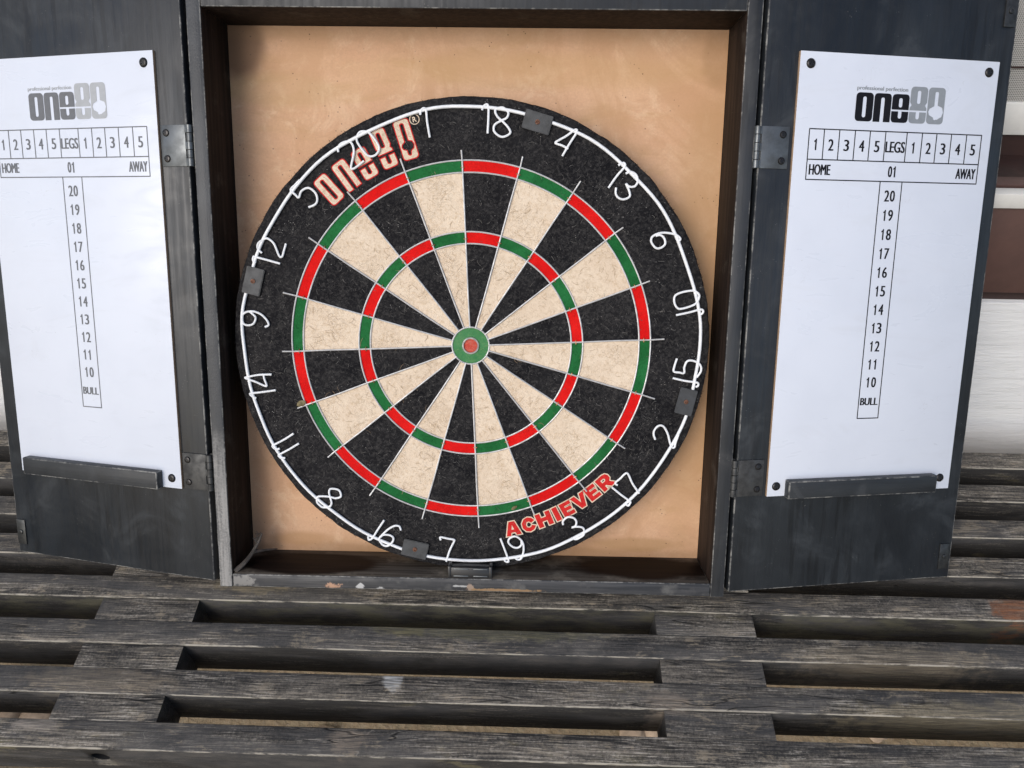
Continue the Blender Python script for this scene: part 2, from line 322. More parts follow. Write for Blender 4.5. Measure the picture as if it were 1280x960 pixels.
# ------------------------------------------------------------------ mesh helpers (all lengths in metres)
def link(name, me, mats, parent=None):
    ob = bpy.data.objects.new(name, me); COL.objects.link(ob)
    for m in (mats if isinstance(mats, (list, tuple)) else [mats]):
        if m: me.materials.append(M[m])
    if parent: ob.parent = parent
    return ob
class MB:
    def __init__(s): s.v = []; s.f = []; s.mi = []; s.sm = []
    def quad(s, a, b, c, d, m=0, sm=False):
        n = len(s.v); s.v += [a, b, c, d]; s.f.append((n, n + 1, n + 2, n + 3)); s.mi.append(m); s.sm.append(sm)
    def box(s, x0, x1, y0, y1, z0, z1, bev=0., m=0, fm=None, em=None):
        """box with chamfered edges; fm: {'+x': material, ...} for single faces"""
        bm = bmesh.new(); bmesh.ops.create_cube(bm, size=1)
        for v in bm.verts: v.co = Vector((x0 if v.co.x < 0 else x1, y0 if v.co.y < 0 else y1, z0 if v.co.z < 0 else z1))
        if bev: bmesh.ops.bevel(bm, geom=list(bm.edges), offset=bev, segments=2, affect='EDGES', profile=.5)
        s.bm(bm, m, fm, em=em)
    def bm(s, bm, m=0, fm=None, sm=False, em=None):
        n = len(s.v); bm.normal_update(); bm.verts.index_update()
        s.v += [tuple(v.co) for v in bm.verts]
        for f in bm.faces:
            s.f.append(tuple(n + v.index for v in f.verts)); k = m
            if fm:
                for a, mm in fm.items():
                    if f.normal['xyz'.index(a[1])] * (1 if a[0] == '+' else -1) > .9: k = mm
            if em is not None and max(abs(f.normal.x), abs(f.normal.y), abs(f.normal.z)) < .97: k = em
            s.mi.append(k); s.sm.append(sm)
        bm.free()
    def tube(s, pts, r, n=8, closed=False, m=0, up=(0, 0, 1)):
        pts = [Vector(p) for p in pts]; base = len(s.v); N = len(pts); up = Vector(up)
        for i, p in enumerate(pts):
            a = pts[i - 1] if (i or closed) else p; b = pts[(i + 1) % N] if (i < N - 1 or closed) else p
            d = (b - a).normalized() if (b - a).length else Vector((1, 0, 0))
            q = d.cross(up); q = q.normalized() if q.length > 1e-5 else Vector((1, 0, 0)); w = q.cross(d).normalized()
            rr = r(i / max(1, N - 1)) if callable(r) else r
            for k in range(n):
                t = 2 * math.pi * k / n; s.v.append(tuple(p + q * rr * math.cos(t) + w * rr * math.sin(t)))
        for i in range(N if closed else N - 1):
            for k in range(n):
                a = base + i * n; b = base + ((i + 1) % N) * n
                s.f.append((a + k, a + (k + 1) % n, b + (k + 1) % n, b + k)); s.mi.append(m); s.sm.append(True)
        if not closed:
            s.f.append(tuple(base + k for k in range(n))[::-1]); s.mi.append(m); s.sm.append(False)
            s.f.append(tuple(base + (N - 1) * n + k for k in range(n))); s.mi.append(m); s.sm.append(False)
    def lathe(s, prof, n=24, m=0, M4=None, rj=None):
        """profile (r, z) spun about local z, then moved by M4"""
        base = len(s.v); M4 = M4 or Matrix.Identity(4); P = len(prof)
        for k in range(n):
            t = 2 * math.pi * k / n
            for j, (r, z) in enumerate(prof):
                r2 = r + (rj(t, j) if rj else 0)
                s.v.append(tuple(M4 @ Vector((r2 * math.cos(t), r2 * math.sin(t), z))))
        for k in range(n):
            a = base + k * P; b = base + ((k + 1) % n) * P
            for j in range(P - 1):
                s.f.append((a + j, b + j, b + j + 1, a + j + 1)); s.mi.append(m); s.sm.append(True)
    def mesh(s, name, off=(0, 0, 0)):
        me = bpy.data.meshes.new(name); ox, oy, oz = off
        me.from_pydata([(x - ox, y - oy, z - oz) for x, y, z in s.v], [], s.f)
        me.polygons.foreach_set('material_index', s.mi); me.polygons.foreach_set('use_smooth', s.sm)
        bm = bmesh.new(); bm.from_mesh(me); bmesh.ops.remove_doubles(bm, verts=bm.verts, dist=1e-7)
        bmesh.ops.recalc_face_normals(bm, faces=bm.faces); bm.to_mesh(me); bm.free(); me.set_sharp_from_angle(angle=rad(42)); me.update(); return me
def root(name, label, cat, mw, group=None):
    e = bpy.data.objects.new(name, None); COL.objects.link(e); e.empty_display_size = .05; e.matrix_world = mw
    return tag(e, label, cat, group)
def tag(o, label, cat, group=None):
    o['label'] = label; o['category'] = cat
    if group: o['group'] = group
    return o
def smooth(pts, n=5, closed=False):
    """Catmull-Rom through control points"""
    out = []; N = len(pts); P = [Vector(p) for p in pts]
    for i in range(N if closed else N - 1):
        a = P[(i - 1) % N] if (closed or i) else P[0]; b = P[i]; c = P[(i + 1) % N]; d = P[(i + 2) % N] if (closed or i < N - 2) else P[-1]
        for k in range(n):
            t = k / n
            out.append(.5 * ((2 * b) + (c - a) * t + (2 * a - 5 * b + 4 * c - d) * t * t + (3 * b - a - 3 * c + d) * t ** 3))
    if not closed: out.append(P[-1])
    return out
def curve_mesh(loops, offset=0.):
    """filled 2-D outline with holes -> (verts, faces)"""
    cu = bpy.data.curves.new('outline', 'CURVE'); cu.dimensions = '2D'; cu.fill_mode = 'BOTH'; cu.offset = offset
    for lp in loops:
        sp = cu.splines.new('POLY'); sp.points.add(len(lp) - 1); sp.use_cyclic_u = True
        for p, (x, y) in zip(sp.points, lp): p.co = (x, y, 0, 1)
    return eval_curve(cu)
def eval_curve(cu):
    ob = bpy.data.objects.new('outline', cu); COL.objects.link(ob); bpy.context.view_layer.update()
    me = bpy.data.meshes.new_from_object(ob.evaluated_get(bpy.context.evaluated_depsgraph_get()))
    vs = [tuple(v.co) for v in me.vertices]; fs = [tuple(p.vertices) for p in me.polygons]
    bpy.data.objects.remove(ob); bpy.data.curves.remove(cu); bpy.data.meshes.remove(me); return vs, fs
def text_flat(txt, cx, cy, w, h, off=0., shear=0.):
    """text fitted into a w x h box round (cx, cy)"""
    cu = bpy.data.curves.new('text', 'FONT'); cu.body = txt; cu.size = 1; cu.offset = off; cu.fill_mode = 'FRONT'; cu.resolution_u = 4
    vs, fs = eval_curve(cu)
    x0 = min(v[0] for v in vs); x1 = max(v[0] for v in vs); y0 = min(v[1] for v in vs); y1 = max(v[1] for v in vs)
    return [(cx + ((v[0] - x0) / (x1 - x0) - .5) * w + shear * (v[1] - y0), cy + ((v[1] - y0) / (y1 - y0) - .5) * h) for v in vs], fs
class Flat:
    """flat print: collects filled outlines on one plane, one material index each"""
    def __init__(s): s.v = []; s.f = []; s.mi = []
    def add(s, vf, z=0., m=0, T=None):
        n = len(s.v)
        for p in vf[0]:
            q = Vector((p[0], p[1], 0)); q = T @ q if T else q; s.v.append((q.x, q.y, q.z + z))
        s.f += [tuple(n + i for i in f) for f in vf[1]]; s.mi += [m] * len(vf[1])
    def mesh(s, name, off=(0, 0, 0)):
        me = bpy.data.meshes.new(name); me.from_pydata([(x - off[0], y - off[1], z - off[2]) for x, y, z in s.v], [], s.f)
        me.polygons.foreach_set('material_index', s.mi)
        bm = bmesh.new(); bm.from_mesh(me)
        for f in bm.faces:
            if f.normal.z < 0: f.normal_flip()
        bm.to_mesh(me); bm.free(); return me
def rrect(x0, x1, y0, y1, r, n=4, corners=(1, 1, 1, 1)):
    """rounded rectangle; corners = bottom-left, bottom-right, top-right, top-left"""
    out = []
    for (cx, cy, a0, k) in ((x0, y0, 180, 0), (x1, y0, 270, 1), (x1, y1, 0, 2), (x0, y1, 90, 3)):
        if not corners[k]: out.append((cx, cy)); continue
        ox = cx + (r if cx == x0 else -r); oy = cy + (r if cy == y0 else -r)
        for i in range(n + 1):
            a = rad(a0 + 90 * i / n); out.append((ox + r * math.cos(a), oy + r * math.sin(a)))
    return out

# ------------------------------------------------------------------ the setting: ground, house wall, table
b = MB(); G = 60
b.quad((-G, -G, 0), (G, -G, 0), (G, G, 0), (-G, G, 0))
g = link('ground', b.mesh('ground'), 'ground'); g['kind'] = 'structure'

house = root('house_wall', 'white painted house wall with brown window surround and fly screen behind table', 'wall', Matrix.Translation((0, .70, 0)))
def wbox(name, mat, x0, x1, y0, y1, z0, z1, bev=.001):
    q = MB(); q.box(x0, x1, y0, y1, TH + z0, TH + z1, bev); return link(name, q.mesh(name, (0, .70, 0)), mat, house)
X0, X1 = -1.5, 1.5
wbox('wall_face', 'wall', X0, X1, .70, .95, -TH - .01, .182)
wbox('painted_shadow_line', 'dark_brown', X0, X1, .706, .95, .1822, .196, 0)  # shadow line below the fascia, painted as a dark strip
wbox('fascia_board', 'brown_paint', X0, X1, .699, .72, .1962, .303)
wbox('window_ledge', 'white_frame', X0, X1, .6955, .708, .3032, .3195)
wbox('sill', 'dark_brown', X0, X1, .7082, .95, .1963, .313, 0)  # dark top has the recess shadow in its colour
wbox('sill_strip', 'brown_paint', X0, X1, .716, .732, .3131, .3185)
wbox('window_frame', 'white_frame', X0, X1, .7820, .81, .3380, .3735, .002)
wbox('recess_shade_face', 'dark_brown', X0, X1, .787, .83, .3131, .340, 0)  # shadow under the window frame, painted as a dark face
wbox('fly_screen', 'screen', X0, X1, .7843, .7860, .3737, .80, 0)
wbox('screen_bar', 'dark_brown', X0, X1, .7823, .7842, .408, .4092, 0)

SV, SP, SW, SH = .2628, .0502, .02528, .0505        # first rail, spacing, width, height
TX0, TX1 = -1.05, 1.0
table = root('slatted_table', 'weathered black slatted timber garden table carrying the dartboard cabinet', 'table', Matrix.Translation((0, SV, 0)))
def timber(name, x0, x1, y0, y1, z0, z1, nseg, seed, ends=False):
    """rail with worn, slightly wavy chamfered edges; chamfers take the worn-edge material"""
    q = MB(); cx = (x0 + x1) / 2; prof_n = 12
    rings = []
    for i in range(nseg + 1):
        x = x0 + (x1 - x0) * i / nseg; j = lambda k: noise.noise(Vector((x * 9, k * 3.3, seed))) * .0005 + noise.noise(Vector((x * 60, k * 3.3, seed + 5))) * .00022
        c = [max(.0005, .0011 + j(k) * 1.3) for k in range(4)]
        dz = j(9) * .5; dy0 = j(11) * .6; dy1 = j(12) * .6
        Y0, Y1, Z1 = y0 + dy0, y1 + dy1, z1 + dz
        rings.append([(x, Y0, z0 + .001), (x, Y0, Z1 - c[0]), (x, Y0 + c[0] * .35, Z1 - c[0] * .35), (x, Y0 + c[1], Z1), (x, Y1 - c[2], Z1), (x, Y1 - c[2] * .35, Z1 - c[2] * .35), (x, Y1, Z1 - c[3]), (x, Y1, z0 + .001), (x, Y1 - .001, z0), (x, Y0 + .001, z0)])
    n = len(rings[0]); q.v = [(p[0] - cx, p[1] - y0, p[2] - z1) for r in rings for p in r]
    for i in range(nseg):
        for k in range(n):
            a, b2 = i * n, (i + 1) * n
            q.f.append((a + k, a + (k + 1) % n, b2 + (k + 1) % n, b2 + k)); q.mi.append(1 if k in (1, 2) else 0); q.sm.append(False)
    q.f += [tuple(range(n)), tuple(nseg * n + k for k in range(n))[::-1]]; q.mi += [0, 0]; q.sm += [False, False]
    ob = link(name, q.mesh(name), ['wood', 'wood_edge'], table); ob.location = (cx, y0 - SV, z1); return ob
slats = []
for k in range(8):
    slats.append(timber('slat', TX0, TX1, SV + k * SP, SV + k * SP + SW, TH - SH, TH, 150, k * 7.7))
# bolt holes bored into the front rail (boolean, baked)
for hx in (-.380, .1845):
    cb = MB(); cb.lathe([(0, -.03), (.0088, -.03), (.0088, .03), (0, .03)], 28, 0, Matrix.Translation((hx, SV - .008, TH - .0195)) @ Matrix.Rotation(rad(90), 4, 'X'))
    cut = link('cutter', cb.mesh('cutter'), 'wood'); bpy.context.view_layer.update()
    s0 = slats[0]; md = s0.modifiers.new('hole', 'BOOLEAN'); md.object = cut; md.solver = 'EXACT'; bpy.context.view_layer.update()
    me = bpy.data.meshes.new_from_object(s0.evaluated_get(bpy.context.evaluated_depsgraph_get())); s0.modifiers.clear(); s0.data = me
    bpy.data.objects.remove(cut)
for hx in (-.380, .1845):
    q = MB(); q.lathe([(.0087, .0), (.0086, .019), (.006, .0205), (0, .0205)], 28, 0, Matrix.Translation((hx, SV + .0012, TH - .0195)) @ Matrix.Rotation(rad(-90), 4, 'X'))
    link('hole_shade_liner', q.mesh('hole_shade_liner', (0, SV, 0)), 'plastic', table)  # dark liner added to paint shade inside the bored hole
for cx0, cx1 in ((-.431, -.3317), (.1354, .234), (.70, .799), (-.998, -.899)):
    for k in range(7):
        jx = random.uniform(-.0015, .0015)
        timber('spacer_block', cx0 + jx, cx1 + jx, SV + k * SP + SW - .0003, SV + (k + 1) * SP + .0003, TH - SH + .001, TH - random.uniform(.0006, .0018), 24, 90 + k + cx0 * 10)
for lx in (-1.02, .93):
    for ly in (SV + SP + SW, SV + 6 * SP - SW * 1.2):
        timber('leg', lx, lx + .05, ly, ly + .045, 0, TH - SH + .002, 2, lx + ly)

# ------------------------------------------------------------------ board frame: x right, y up the face, z out of the face (mm -> m below)
BR = Matrix(((0.999987, -0.004464, 0.002277), (0.004365, 0.552796, -0.833305), (0.002461, 0.833305, 0.552808)))
BC = Vector((-.053588, .556726, TH + .229194))
BM = Matrix.Translation(BC) @ BR.to_4x4()
def at_board(x, y, z): return BM @ Matrix.Translation((x, y, z))

# ------------------------------------------------------------------ cabinet
CB = (0, -.242, -.05)
cab = root('dartboard_cabinet', 'black wooden dartboard cabinet with both doors open leaning on the house wall', 'cabinet', at_board(*CB))
xL, xR, yB, yT, zF, zB = -.2335, .2368, -.2286, .2940, .0176, -.0442     # inner faces, front edge, back panel
oL, oR, oB, oT = -.2462, .2500, -.2422, .3270
def cpart(name, mb, mats): return link(name, mb.mesh(name, CB), mats, cab)
q = MB(); q.box(oL, xL, oB, oT, -.0505, zF, .0009, 0, {'+x': 1}, 2); cpart('side_panel', q, ['post', 'inner', 'rubbed'])
q = MB(); q.box(xR, oR, oB, oT, -.0505, zF, .0009, 0, {'-x': 1}, 2); cpart('side_panel', q, ['frame_paint', 'inner', 'rubbed'])
q = MB(); q.box(xL + .0002, xR - .0002, yT, oT - .0004, -.0503, zF - .0006, .0009, 0, {'-y': 1}, 2); cpart('top_panel', q, ['frame_paint', 'inner', 'rubbed'])
q = MB(); q.box(xL + .0002, xR - .0002, oB + .0004, yB, -.0503, zF - .0004, .0009, 0, {'+y': 1, '+z': 0}, 2); cpart('bottom_panel', q, ['chipped', 'floor', 'rubbed'])
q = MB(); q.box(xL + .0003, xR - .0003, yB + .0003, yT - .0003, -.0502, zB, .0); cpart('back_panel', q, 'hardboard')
# magnetic catch on the cabinet floor
q = MB(); q.box(-.018, .0205, yB - .0003, yB + .0105, .0030, .0150, .0008); q.box(-.0205, -.0175, yB - .0003, yB + .0118, .0030, .0158, .0006); q.box(.020, .023, yB - .0003, yB + .0118, .0030, .0158, .0006)
ct = cpart('magnetic_catch', q, 'plastic')
for x0, x1 in ((-.015, -.0005), (.0045, .0185)):
    for dy in (.0012, .0085):
        q = MB(); q.box(x0, x1, yB + dy, yB + dy + .0012, .0148, .0156, .0002); link('magnet_bar', q.mesh('magnet_bar', CB), 'hinge', ct)

def logo_letters(h1, h2, K, u, l):
    """five condensed rounded letters, unit width; returns list of outline sets"""
    e1, e2 = h1 * u, h1 * l                                   # the thin dart line cuts the e
    cap = lambda h: [(.5, h - .2), (.47, h - .09), (.4, h - .02), (.28, h), (-.28, h), (-.4, h - .02), (-.47, h - .09), (-.5, h - .2)]
    cup = lambda h: [(-.5, h), (-.5, .2), (-.47, .09), (-.4, .02), (-.28, 0), (.28, 0), (.4, .02), (.47, .09), (.5, .2), (.5, h), (K, h), (K, .3), (.07, .23), (0, .21), (-.07, .23), (-K, .3), (-K, h)]
    o = [rrect(-.5, .5, 0, h1, .2), rrect(-K, K, .2, h1 - .2, K * .9)]
    n = [[(-.5, 0), (-K, 0), (-K, h1 - .3), (-.08, h1 - .23), (0, h1 - .21), (.08, h1 - .23), (K, h1 - .3), (K, 0), (.5, 0)] + cap(h1)]
    eu = [[(-.5, e1), (.5, e1)] + cap(h1), rrect(-K, K, e1 + .12, h1 - .2, K * .9)]
    el = [cup(e2)]
    up = [[(-.5, e1), (.5, e1), (.5, e1 + .12), (.4, e1 + .26), (.5, e1 + .42)] + cap(h2) + [(-.5, e1 + .42), (-.4, e1 + .26), (-.5, e1 + .12)], rrect(-K, K, e1 + .34, h2 - .2, K * .9)]
    lo = [cup(e2)]
    d = (e1 + e2) / 2                                               # zero: slot widens into the dart's flight
    z = [rrect(-.5, .5, 0, h2, .2), [(-K, h2 - .3), (-.08, h2 - .23), (0, h2 - .21), (.08, h2 - .23), (K, h2 - .3), (K, d + .34), (.38, d + .24), (.46, d), (.38, d - .24), (.22, d - .32), (.14, d - .38), (.08, .24), (0, .21), (-.08, .24), (-K, .32), (-K, d - .28), (-.36, d - .16), (-.42, d), (-.36, d + .16), (-K, d + .3)]]
    return [o], [n], [eu, el], [up, lo], [z]

# doors: local x to the right, y up, z out of the door face; origin at the card's top inner corner
CW, CH, CT = .1955, .4030, .0030
HINGES = (-.0811, -.3845)
def make_door(left):
    if left: P, ang = Vector((-.2801, .2592, .0120)), rad(-14.78)
    else: P, ang = Vector((.2855, .2635, .0141)), rad(11.02)
    d0 = -.2145 if left else -.0312; d1 = .0285 if left else .2105; y0 = -.4960 if left else -.5002; y1 = .0680 if left else .0640
    q = MB(); q.box(d0, d1, y0, y1, -.0110 - CT, -CT, .0011, em=1)
    door = link('door', q.mesh('door'), ['door_paint', 'rubbed'], cab)
    door.location = P - Vector(CB); door.rotation_euler = (0, ang, 0)
    door['label'] = 'left-hinged black door with white score card with glare-paled print' if left else 'right-hinged black door with crisp white score card'
    if left: door['label'] = 'black door carrying the score card with print paled grey for sky glare'
    else: door['label'] = 'black door carrying the score card with crisp black print'
    cx0 = -CW if left else 0.
    q = MB(); q.box(cx0, cx0 + CW, -CH, 0, -CT - .0003, 0, .0003, 1, {'+z': 0}); link('score_card', q.mesh('score_card'), ['card', 'card_edge'], door)
    # printed score sheet
    ink, grey = ('ink_glare', 'ink_grey_glare') if left else ('ink', 'ink_grey')  # left card takes the inks paled for glare
    F = Flat(); mm = .001; card_x = cx0; cx0 = cx0 - .0016 if left else cx0
    def line(x0, ya, x1, yb, w=.95):
        if x0 == x1: F.add(([((x0 - w / 2) * mm + cx0, ya * mm), ((x0 + w / 2) * mm + cx0, ya * mm), ((x0 + w / 2) * mm + cx0, yb * mm), ((x0 - w / 2) * mm + cx0, yb * mm)], [(0, 1, 2, 3)]), .00015)
        else: F.add(([(x0 * mm + cx0, (ya - w / 2) * mm), (x1 * mm + cx0, (ya - w / 2) * mm), (x1 * mm + cx0, (ya + w / 2) * mm), (x0 * mm + cx0, (ya + w / 2) * mm)], [(0, 1, 2, 3)]), .0002)
    def word(s, x, y, w, h, bold=.8, m=0):
        if s.isdigit():                                  # digits are set one by one; the 1 has a flag
            cw = w / len(s)
            for i, ch in enumerate(s):
                gx = x - w / 2 + cw * (i + .5)
                if ch == '1':
                    st = .74; hh = h / 2
                    F.add(([(p[0] * mm + cx0, p[1] * mm) for p in ((gx - st, y - hh), (gx + st, y - hh), (gx + st, y + hh), (gx - st * .4, y + hh), (gx - st, y + hh * .78), (gx - 2.1 * st - .3, y + hh * .62), (gx - 2.1 * st - .3, y + hh * .38), (gx - st, y + hh * .46))], [(0, 1, 2, 7), (7, 2, 3, 4), (7, 4, 5, 6)]), .00018, m)
                else:
                    for k in (-1, 0, 1): F.add(text_flat(ch, cx0 + (gx + k * .34) * mm, y * mm, (cw * .86 - .5) * mm, h * mm), .00018 + k * .00002, m)
            return
        for k in (-1, 0, 1): F.add(text_flat(s, cx0 + (x + k * bold / 2) * mm, y * mm, (w - bold) * mm, h * mm), .00018 + k * .00002, m)
    vx = (13.8, 28.2, 43, 58.3, 73, 88.3, 109.6, 125, 139.6, 154.6, 170.2, 185.6)
    for x in vx: line(x, -90.2, x, -64.2)
    for y in (-64.2, -90.2, -107.6): line(13.5, y, 185.9, y)
    for x in (13.8, 185.6): line(x, -107.6, x, -90.2)
    for x in (87.4, 109.4): line(x, -328.4, x, -107.6)
    line(87.1, -328.4, 109.7, -328.4)
    for i in range(5):
        for o2 in (0, 6):
            word(str(i + 1), (vx[i + o2] + vx[i + o2 + 1]) / 2, -77.4, 6.0, 9.8)
    word('LEGS', 98.9, -77.4, 19.6, 9.6); word('HOME', 26.6, -98.9, 21, 9.2); word('01', 98.6, -98.9, 9.4, 9.6); word('AWAY', 173.4, -98.9, 20.6, 9.2)
    for i in range(11): word(str(20 - i), 98.2, -120.3 - 17.3 * i, 11.4, 9.9)
    word('BULL', 98.2, -312, 18.6, 7.2)
    h1 = 24.4 / 16.9; h2 = 31.4 / 16.9
    for i, sets in enumerate(logo_letters(h1, h2, .10, .455, .395)):
        T = Matrix.Translation((cx0 + (64.6 + 17.7 * i) * mm, -56.2 * mm, 0)) @ Matrix.Scale(16.9 * mm, 4)
        for lp in sets: F.add(curve_mesh(lp), .00018, 0 if i < 3 else 1, T)
    word('professional perfection', 81.2, -28.4, 50, 4.4, .35, 1)
    cx0 = card_x
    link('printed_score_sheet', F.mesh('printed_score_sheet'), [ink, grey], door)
    # screws in the card
    def screw(x, y, z, r, mat, name='screw'):
        q = MB(); T = Matrix.Translation((x, y, z))
        q.lathe([(r, -.0012), (r, .0002), (r * .85, .0011), (r * .5, .0015), (r * .42, .0015), (r * .36, .0004), (0, .0003)], 20, 0, T)
        a = random.uniform(0, 1.5)
        for t in (a, a + math.pi / 2):
            q2 = T @ Matrix.Rotation(t, 4, 'Z'); L = r * .62; w = r * .13
            pts = [q2 @ Vector(p) for p in ((-L, -w, .0014), (L, -w, .0014), (L, w, .0014), (-L, w, .0014))]
            q.quad(*[tuple(p) for p in pts], m=1)
        link(name, q.mesh(name), [mat, 'plastic'], door)
    for x, y in ((.0102, -.0100), (.1855, -.0095), (.0090, -.3930), (.1845, -.3915)):
        if left: x = CW - x if y > -.2 else CW - x - .002
        screw(cx0 + x, y, 0, .0043, 'screw')
    # marker ledge
    if left: t0, t1, ty = -.1850, -.0215, -.4035
    else: t0, t1, ty = .0178, .1755, -.4040
    q = MB(); q.box(t0, t1, ty, ty + .0178, -.0002, .0085, .0012, 0, em=1); link('marker_ledge', q.mesh('marker_ledge'), ['tray', 'rubbed'], door)
    # hinges
    for hi, hy in enumerate(HINGES):
        sx = 1 if left else -1                       # direction towards the cabinet
        e = d1 if left else d0                       # door edge by the hinge
        hm = 'hinge' if hi == 0 or not left else 'hinge'
        hm = ('hinge' if hi == 0 else 'hinge_dark')
        zp = -CT + .0012
        q = MB(); a, b2 = sorted((e - sx * .0275, e - sx * .0015)); q.box(a, b2, hy - .018, hy + .018, -CT - .0002, zp, .0004)
        kx = e + sx * .0022; n = 5; hh = .036 / n
        for k in range(n):
            ya = hy - .018 + k * hh
            if k % 2 == 0:
                a, b2 = sorted((e - sx * .0020, kx)); q.box(a, b2, ya + .0002, ya + hh - .0002, zp - .0011, zp, .0002)
            rr = .0028 if k % 2 == 0 else .0026
            q.tube([(kx, ya + .0003, zp - .0012), (kx, ya + hh - .0003, zp - .0012)], rr, 12, up=(0, 0, 1))
        link('hinge', q.mesh('hinge'), hm, door)
        for dy in (.0112, -.0112): screw(e - sx * .0215, hy + dy, zp, .0033, 'screw')
    # latch plate at the free edge, low and high
    fx = d0 + .0065 if left else d1 - .0085
    for yy in (y0 + .0235, y1 - .020):
        q = MB(); q.box(fx - .0055, fx + .0055, yy - .0135, yy + .0135, -CT - .0002, -CT + .0013, .0003); link('latch_plate', q.mesh('latch_plate'), 'catch', door)
        screw(fx, yy, -CT + .0012, .0026, 'catch')
    return door
make_door(True); make_door(False)
# fixed hinge leaves on the cabinet sides
for sx, ex, yy in ((-1, oL, .2592), (1, oR, .2635)):
    for hy in HINGES:
        q = MB(); a, b2 = sorted((ex - sx * .0004, ex + sx * .0045)); q.box(a, b2, yy + hy - .018, yy + hy + .018, zF - .030, zF - .0045, .0004)
        cpart('hinge_leaf', q, 'hinge_dark')

# ------------------------------------------------------------------ dartboard
DB = (0, -.2260, -.019)
dart = root('dartboard', 'round bristle dartboard with red green cream and black beds inside the cabinet', 'dartboard', at_board(*DB))
def dpart(name, mb, mats, parent=None): return link(name, mb.mesh(name, DB), mats, parent or dart)
R_D, R_DI, R_T, R_TI, R_B, R_BI, R_O = .1700, .1592, .1062, .0953, .0176, .0070, .2262
TH0 = rad(128.78); ST = rad(18)
rj = lambda t, j: (noise.noise(Vector((math.cos(t) * 40, math.sin(t) * 40, j))) * .0006 + noise.noise(Vector((math.cos(t) * 9, math.sin(t) * 9, 3))) * .0007) if j in (3, 4, 5, 6, 7) else 0
q = MB(); q.lathe([(0, -.0016), (R_D - .0002, -.0016), (R_D, 0), (R_O - .0045, 0), (R_O - .0012, -.0014), (R_O, -.005), (R_O, -.034), (R_O - .002, -.038), (R_O - .006, -.0395), (0, -.0395)], 360, rj=rj)
dpart('sisal_body', q, 'black_sisal')
def wedge(r0, r1, a0, a1, z0, z1, n):
    q = MB(); c = .0004
    ring = lambda r, z: [(r * math.cos(a0 + (a1 - a0) * i / n), r * math.sin(a0 + (a1 - a0) * i / n), z) for i in range(n + 1)]
    A, B2, C, D = ring(r0, z0), ring(r1, z0), ring(r1, z1), ring(r0, z1)
    for i in range(n):
        q.quad(D[i], D[i + 1], C[i + 1], C[i]); q.quad(B2[i], B2[i + 1], C[i + 1], C[i]); q.quad(A[i], A[i + 1], D[i + 1], D[i])
    q.quad(A[0], B2[0], C[0], D[0]); q.quad(A[n], B2[n], C[n], D[n]); return q
for i in range(20):
    a1 = TH0 - ST * i; a0 = a1 - ST; dark = i % 2 == 0
    cs, cr = ('black_sisal', 'red_sisal') if dark else ('cream_sisal', 'green_sisal')
    for nm, r0, r1, mt in (('single_bed', R_B, R_TI, cs), ('treble_bed', R_TI, R_T, cr), ('single_bed', R_T, R_DI, cs), ('double_bed', R_DI, R_D, cr)):
        dpart(nm, wedge(r0, r1, a0, a1, -.0018, random.uniform(-.00015, .00015), 8), mt)
q = MB(); q.lathe([(R_BI, -.0018), (R_BI, .0001), (R_B, .0001), (R_B, -.0018)], 48); dpart('outer_bull', q, 'green_bull')
q = MB(); q.lathe([(R_BI, -.0018), (R_BI, -.0002), (.004, .0002), (0, .0003)], 32); dpart('inner_bull', q, 'red_bull')
# wires
for i in range(20):
    a = TH0 - ST * i; L = .1800 + random.uniform(-.002, .003); q = MB()
    pts = [(r * math.cos(a) - math.sin(a) * w, r * math.sin(a) + math.cos(a) * w, .0006 + z) for r, z, w in ((R_B - .0006, 0, 0), (.05, .0002, random.uniform(-.0004, .0004)), (R_T, .0002, 0), (.135, .0004, random.uniform(-.0004, .0004)), (R_D, .0003, 0), (L, .0012, random.uniform(-.0005, .0005)))]
    q.tube(pts, .00078, 8); dpart('radial_wire', q, 'wire')
for r in (R_D, R_DI, R_T, R_TI, R_B):
    q = MB(); q.tube([(r * math.cos(t) , r * math.sin(t), .0005) for t in [2 * math.pi * k / 180 for k in range(180)]], .00078, 8, True); dpart('ring_wire', q, 'wire')
q = MB(); q.lathe([(R_BI - .0006, -.001), (R_BI - .0004, .0018), (R_BI + .0010, .0016), (R_BI + .0013, -.001)], 40); dpart('bull_ring', q, 'dull_wire')
for i in range(20):
    a = TH0 - ST * i
    for r in ((R_D + R_DI) / 2 - .001, (R_T + R_TI) / 2 - .001):
        q = MB(); t = (-math.sin(a), math.cos(a)); c = (r * math.cos(a), r * math.sin(a)); w = .0021
        q.tube([(c[0] + t[0] * k, c[1] + t[1] * k, z) for k, z in ((-w, -.0004), (-w * .7, .0013), (w * .7, .0013), (w, -.0004))], .0005, 5); dpart('staple', q, 'copper')
